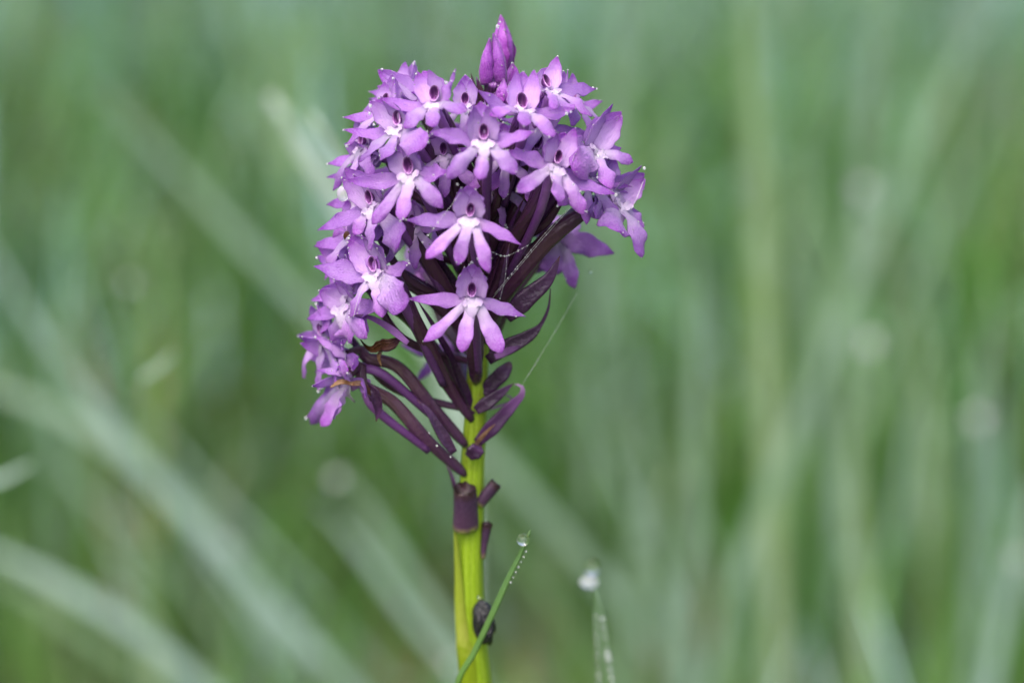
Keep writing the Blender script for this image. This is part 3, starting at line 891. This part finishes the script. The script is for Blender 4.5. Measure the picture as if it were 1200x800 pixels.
# buds at the top
def bud(x0, y0, x1, y1, wpx, y, label=None, seed=0):
    a, t_ = np.array(P(x0, y0, y * MM)), np.array(P(x1, y1, y * MM))
    root = empty('bud', a, orchid)
    if label: root['label'] = label
    L_ = np.linalg.norm(t_ - a); ax = unit(t_ - a)
    e1 = unit(np.cross(ax, (0, 1, 0))); e2 = np.cross(ax, e1)
    rad = wpx * .5e-4
    for k in range(3):
        ang = seed + k * 2 * math.pi / 3
        o_ = e1 * math.cos(ang) + e2 * math.sin(ang)
        petal(root, 'sepal', a + o_ * rad * .5, t_ + o_ * rad * .12 - ax * L_ * .05 * k, o_ * -1, rad * 1.15, prof([(0, .6), (.3, 1), (.6, .85), (.85, .45), (1, .06)]), M['bud'], bend=-.16 * rad / L_ * 6 * .5, cup=.8, seed=seed * 3 + k, ripple=.02, dew=.5)
    st = catmull([a - ax * L_ * .45 + np.array([0, .001, 0]), a - ax * .1 * L_, a + ax * L_ * .1], 10)
    Buf().add(*loft(st, lambda v: rad * (.3 + .3 * v), lambda v: rad * (.3 + .3 * v), (0, -1, 0), ring=12)).build('ovary', M['ovary'], root)
    return root


bud(591, 84, 588, 17, 27, 4, 'tallest closed purple bud at the very tip', 0.4)


def opening_bud():
    a = np.array(P(578, 98, -2 * MM))
    root = empty('bud', a, orchid)
    root['label'] = 'plump bud with two folded sepals meeting in a dark seam'
    BP = prof([(0, .75), (.2, 1), (.5, .85), (.8, .45), (1, .06)])
    petal(root, 'sepal', P(567, 99, -2.5 * MM), P(574, 45, -2 * MM), (-.5, -1, .1), .95e-3, BP, M['bud'], bend=.1, cup=-.7, seed=71, ripple=.02, th=.5e-3)
    petal(root, 'sepal', P(589, 97, -2.3 * MM), P(578, 39, -1.5 * MM), (.55, -1, .1), 1.0e-3, BP, M['bud'], bend=.1, cup=-.7, seed=72, ripple=.02, th=.5e-3)
    petal(root, 'sepal', P(579, 99, 1.2 * MM), P(578, 47, .6 * MM), (0, 1, .1), 1.6e-3, BP, M['bud'], bend=.12, cup=-.6, seed=73, ripple=.02, th=.5e-3)
    Buf().add(*loft(catmull([P(577, 128, 0), P(576, 112, -1 * MM), P(578, 94, -1.8 * MM)], 10), lambda v: (.6 + .5 * v) * 1e-3, lambda v: (.6 + .5 * v) * 1e-3, (0, -1, 0), ring=12)).build('ovary', M['ovary'], root)


opening_bud()
bud(592, 122, 601, 74, 20, 0, None, .9)
bud(588, 126, 590, 92, 20, -3, None, 2.2)


# bracts, stubs and dried remains on the stem
def bract(pts, y, wpx, m='bract', name='bract', cup=.6, label=None, seed=0, thick=.3, profile=LANCE, nrm=(0.1, -1, .35)):
    yl = y if isinstance(y, (list, tuple)) else [y] * len(pts)
    s_ = catmull([P(a, b_, yy * (YS if yy < -5 else 1) * MM) for (a, b_), yy in zip(pts, yl)], 22)
    W = wpx * .5e-4
    o = Buf().add(*loft(s_, lambda v: max(profile(v, W), 5e-5), lambda v: max(profile(v, W) * thick, 4e-5), nrm, cup=cup, ring=14, ripple=.06, seed=seed, twist=.3)).build(name, M[m], orchid)
    if label: o['label'] = label
    return o


bract([(560, 518), (583, 493), (600, 474), (611, 462), (611, 453), (603, 450)], -1.5, 19, 'bract_light', seed=1, label='dark bract ending in a pale hooked tip', thick=.6)
bract([(558, 481), (577, 467), (592, 456), (602, 449)], -2, 17, seed=2, thick=.7)
bract([(566, 460), (581, 444), (592, 432), (598, 424)], -.5, 19, seed=3, thick=.7, profile=prof([(0, .7), (.3, .95), (.7, 1), (.93, .6), (1, .2)]))
bract([(572, 422), (592, 408), (618, 394), (632, 382), (642, 362), (645, 338)], -3, 20, seed=4, label='dark bract with a long thread-like curled tail', thick=.6, profile=prof([(0, .6), (.25, 1), (.5, .7), (.62, .25), (1, .06)]))
bract([(580, 418), (598, 410), (614, 404)], -3.6, 10, 'spur', seed=41, thick=.8)
bract([(594, 372), (618, 348), (642, 326), (656, 300)], -5, 24, seed=5, label='broad dark bract with a fine pointed tip', thick=.75)
bract([(612, 300), (621, 275), (626, 252)], -8, 8, seed=6, thick=.7)
bract([(549, 535), (556, 528), (562, 520)], -2.4, 20, seed=7, thick=.8, profile=prof([(0, .5), (.4, 1), (.8, .9), (1, .3)]))
bract([(556, 522), (566, 510), (574, 502), (580, 497)], -2.8, 6, 'tan', seed=8, thick=.8)
bract([(556, 128), (555, 108), (552, 86)], 0, 9, 'stub', seed=9, thick=.9)
bract([(561, 128), (562, 108), (558, 90)], 1, 11, 'ovary', seed=10, thick=.9)
bract([(600, 100), (604, 86), (601, 74)], -1, 9, 'bud', seed=11)
bract([(478, 402), (455, 384), (432, 372), (408, 369)], -13, 9, 'spur', seed=12, thick=.5)
bract([(532, 530), (515, 505), (500, 480), (488, 468)], -5, 14, seed=14, thick=.5)
bract([(572, 480), (600, 468), (575, 455)], 3, 3, 'spur', seed=17)
bract([(540, 600), (534, 575), (528, 555), (520, 538)], 1, 7, 'bract_light', seed=18)
bract([(585, 350), (592, 310), (597, 285)], -9, 8, seed=19, thick=.8)
# dried brown remains
bract([(468, 397), (458, 404), (446, 406), (436, 411), (428, 406), (422, 398)], [-9, -9.6, -8.8, -9.6, -9, -9], 15, 'dry', name='dried_bract', seed=20, label='crumpled brown dried bract', thick=.5, cup=1.3, profile=prof([(0, .25), (.25, 1), (.4, .7), (.55, .85), (.75, .3), (1, .08)]))
bract([(466, 400), (455, 409), (444, 411)], -8.5, 9, 'bract_light', name='dried_bract', seed=26, thick=.5)
bract([(447, 410), (444, 418), (447, 429)], -9.3, 5, 'tan', name='dried_bract', seed=21, thick=.8)
bract([(433, 457), (424, 450), (412, 450), (400, 448), (387, 454)], [-9.5, -9.8, -9.3, -9.8, -9.5], 7, 'tan', name='dried_bract', seed=22, label='tan withered strand', thick=.8, cup=1.0, profile=prof([(0, .5), (.3, 1), (.5, .6), (.75, .9), (1, .2)]))
bract([(428, 452), (438, 462), (444, 478), (441, 494)], -9, 14, 'bract', name='dried_bract', seed=23, thick=.6, cup=1.2)
bract([(426, 450), (432, 460), (434, 470)], -9.8, 6, 'dry', name='dried_bract', seed=24, thick=.8)
bract([(409, 272), (405, 276), (404, 281)], -15, 6, 'dry', name='dried_bract', seed=25)


def stub(pts, y, w0, w1, label, hollow=True):
    """broken-off seed stalk with a torn rim"""
    s_ = catmull([P(q[0], q[1], (q[2] if len(q) > 2 else y) * MM) for q in pts], 16)
    rad = lambda v: (w0 + (w1 - w0) * v) * .5e-4
    vs_, fs, uu, vv = loft(s_, rad, rad, (0, -1, .1), ring=22, ribs=3, rib_amp=.05)
    fs = fs[:-1]
    b_ = Buf().add(vs_, fs, uu, vv)
    # torn rim and dark hollow
    n = len(s_); top = vs_[-22:]; cc = np.mean(top, axis=0); ax = unit(s_[-1] - s_[-2])
    ring1, ring2 = [], []
    for k, p in enumerate(top):
        h = (.12 * math.sin(k * .9 + w0) + .1 * math.sin(k * 2.3) + random.uniform(-.04, .08)) * rad(1)
        ring1.append(p + ax * h)
        ring2.append(cc + (p - cc) * .55 - ax * rad(1) * .9)
    i0 = (n - 1) * 22
    m0 = len(b_.v)
    b_.add(ring1 + ring2 + [cc - ax * rad(1) * 1.2], [], vv=[1.0] * 45)
    for k in range(22):
        k2 = (k + 1) % 22
        b_.f.append((i0 + k, i0 + k2, m0 + k2, m0 + k))
        b_.f.append((m0 + k, m0 + k2, m0 + 22 + k2, m0 + 22 + k))
        b_.f.append((m0 + 22 + k, m0 + 22 + k2, m0 + 44))
    o = b_.build('flower_stub', M['stub'], orchid)
    o['label'] = label
    return o


stub([(545, 617, -1.2), (545, 597, -2.0), (544, 572, -2.7)], -1.9, 31, 27, 'thick purple stub with torn dark top')
stub([(560, 590), (570, 579), (581, 566)], -.8, 15, 15, 'short slanting purple stub with brown tip')
stub([(566, 654), (567, 640), (569, 626), (571, 613)], -.6, 5, 13, 'small purple stub pressed against the stem')


# ------------------------------------------------------------------ dark husk on the stem
def husk():
    c0 = np.array(P(567, 728, -3.2 * MM))
    vs_, fs = sphere((0, 0, 0), 1, 26, 18)
    rs = np.random.default_rng(5)
    ph = rs.uniform(0, 6, (6, 3)); fq = rs.uniform(1.5, 5, (6, 3))
    out, vv = [], []
    for p in vs_:
        k = 1 + sum(.055 * math.sin(np.dot(p, f) * 1.6 + q[0]) for f, q in zip(fq, ph))
        x, yv, z = p[0] * 1.35, p[1] * 1.3, p[2] * 2.75
        x += .5 * (z / 2.75) * -.35
        out.append(c0 + np.array([x, yv, z]) * k * 1e-3); vv.append((p[2] + 1) / 2)
    b_ = Buf().add(out, fs, None, vv)
    for a, z0 in ((-.6, 1.6), (.5, 1.2), (.9, .1)):     # wrinkled flaps
        b_.add(*loft(catmull([c0 + np.array([a * 1e-3, -1.2e-3, z0 * 1e-3]), c0 + np.array([a * .8e-3, -1.5e-3, (z0 - 1.2) * 1e-3]), c0 + np.array([a * .4e-3, -1.2e-3, (z0 - 2.4) * 1e-3])], 10),
                     lambda v: .4e-3 * math.sin(math.pi * (.05 + .9 * v)), lambda v: .2e-3 * math.sin(math.pi * (.05 + .9 * v)), (0, -1, 0), ring=8))
    o = b_.build('seed_husk', M['husk'])
    tag(o, 'small wet black husk wedged between stem and sharp grass blade', 'husk')
    drop(561, 699, -4.2, 2.2, 'tiny dew drop on top of the black husk')


husk()


# ------------------------------------------------------------------ silk threads, dew
def thread(pts, y, rpx, label, beads_n=0, bead=1.0, sag=0):
    yl = y if isinstance(y, (list, tuple)) else [y] * len(pts)
    s_ = catmull([P(a, b_, (yy * YS - .4) * MM) for (a, b_), yy in zip(pts, yl)], 40)
    b_ = Buf().add(*loft(s_, lambda v: rpx * .22e-4, lambda v: rpx * .22e-4, (0, -1, 0), ring=6))
    o = b_.build('silk_thread', M['silk'])
    tag(o, label, 'silk thread', 'spider silk threads on the orchid')
    if beads_n:
        bb = Buf()
        for t in np.linspace(0, 1, int(beads_n * .6)):
            i = min(39, int(t * 39)); bb.add(*sphere(s_[i], bead * .8e-4 * random.uniform(.5, 1.4), 8, 6))
        bo = bb.build('dew_bead', M['glint_dew'], o)
        bo['kind'] = 'stuff'
    return o


thread([(676, 344), (660, 372), (636, 412), (611, 452)], [4, 2, 0, -2], .5, 'long fine silk thread slanting from the lower flowers to a hooked bract', 34, .8)
thread([(672, 238), (640, 272), (610, 308), (580, 344)], [-13, -12, -11, -9], .45, 'silk thread strung with dew along the dark stalk', 40, 1.0)
thread([(668, 244), (636, 280), (604, 318), (575, 352)], [-13, -12, -11, -9], .4, 'second beaded silk thread close beside the one on the dark stalk', 30, .8)
thread([(594, 300), (592, 325), (586, 350)], [-12, -11, -10], .35, 'short upright silk thread crossing the beaded pair', 14, .8)
thread([(540, 226), (520, 252), (495, 284)], [-22, -22, -20], .35, 'beaded silk thread from the middle flower to its neighbour', 14, 1.1)
thread([(574, 294), (592, 300), (618, 288)], [-18, -16, -14], .35, 'drooping silk thread beaded with dew under the middle flower', 18, 1.1)
thread([(430, 326), (421, 346), (414, 372)], [-16, -16, -15], 1.0, 'thick white silk strand hanging from the flower with the wide lip lobe', 0)
thread([(754, 212), (747, 230), (740, 245)], [-8, -9, -9], .9, 'white silk strand on the outermost flower', 0)
thread([(405, 398), (404, 410), (405, 424)], [-8, -8, -8], .7, 'short silk strand above the brown dried bract', 0)

drop(402, 227, -5, 7.5, 'milky white blob tucked behind a petal', (1.0, .8, 1.25), m=M['glint_dew'], name='silk_cocoon')['category'] = 'cocoon'
drop(692, 318, 5, 2.0, 'tiny lone dew drop floating on silk by the rear flower')
beads.build('dew_bead', M['glint_dew'])
tag(bpy.data.objects['dew_bead'] if False else [o for o in C.objects if o.name.startswith('dew_bead') and o.parent is None][0], 'rows of tiny dew beads along the sharp grass blades', 'dew', kind='stuff')

for px, py, y, r_ in [(583, 31, 1, 3.0), (586, 26, 1, 1.6), (541, 126, -14.5, 3.6), (546, 133, -14, 2.2), (523, 97, -13.5, 2.8), (529, 95, -13, 1.8), (434, 124, -13.5, 2.8),
                      (433, 133, -13, 2.4), (438, 146, -13, 2.0), (664, 133, -14, 2.6), (669, 131, -14, 1.8), (371, 302, -8, 2.2), (755, 197, -9, 2.6), (701, 183, -12, 2.4), (672, 216, -16, 1.8),
                      (680, 224, -16, 1.5), (536, 216, -18, 1.6), (700, 208, -13, 1.6), (478, 305, -14, 1.4), (508, 205, -16, 1.5), (512, 522, -8, 1.6), (503, 507, -8, 1.4), (528, 535, -6, 1.5)]:
    fine_dew.add(*sphere(P(px, py, y * MM), r_ * .75e-4, 12, 9))
for p, k in DEW_SITES:
    fine_dew.add(*sphere(np.array(p), 0.85e-4 * k * random.choice((.5, .5, .6, .7, .9, 1.4)), 8, 6))
o = fine_dew.build('dew', M['glint_dew'])
tag(o, 'fine dew clinging to the petal margins', 'dew', kind='stuff')
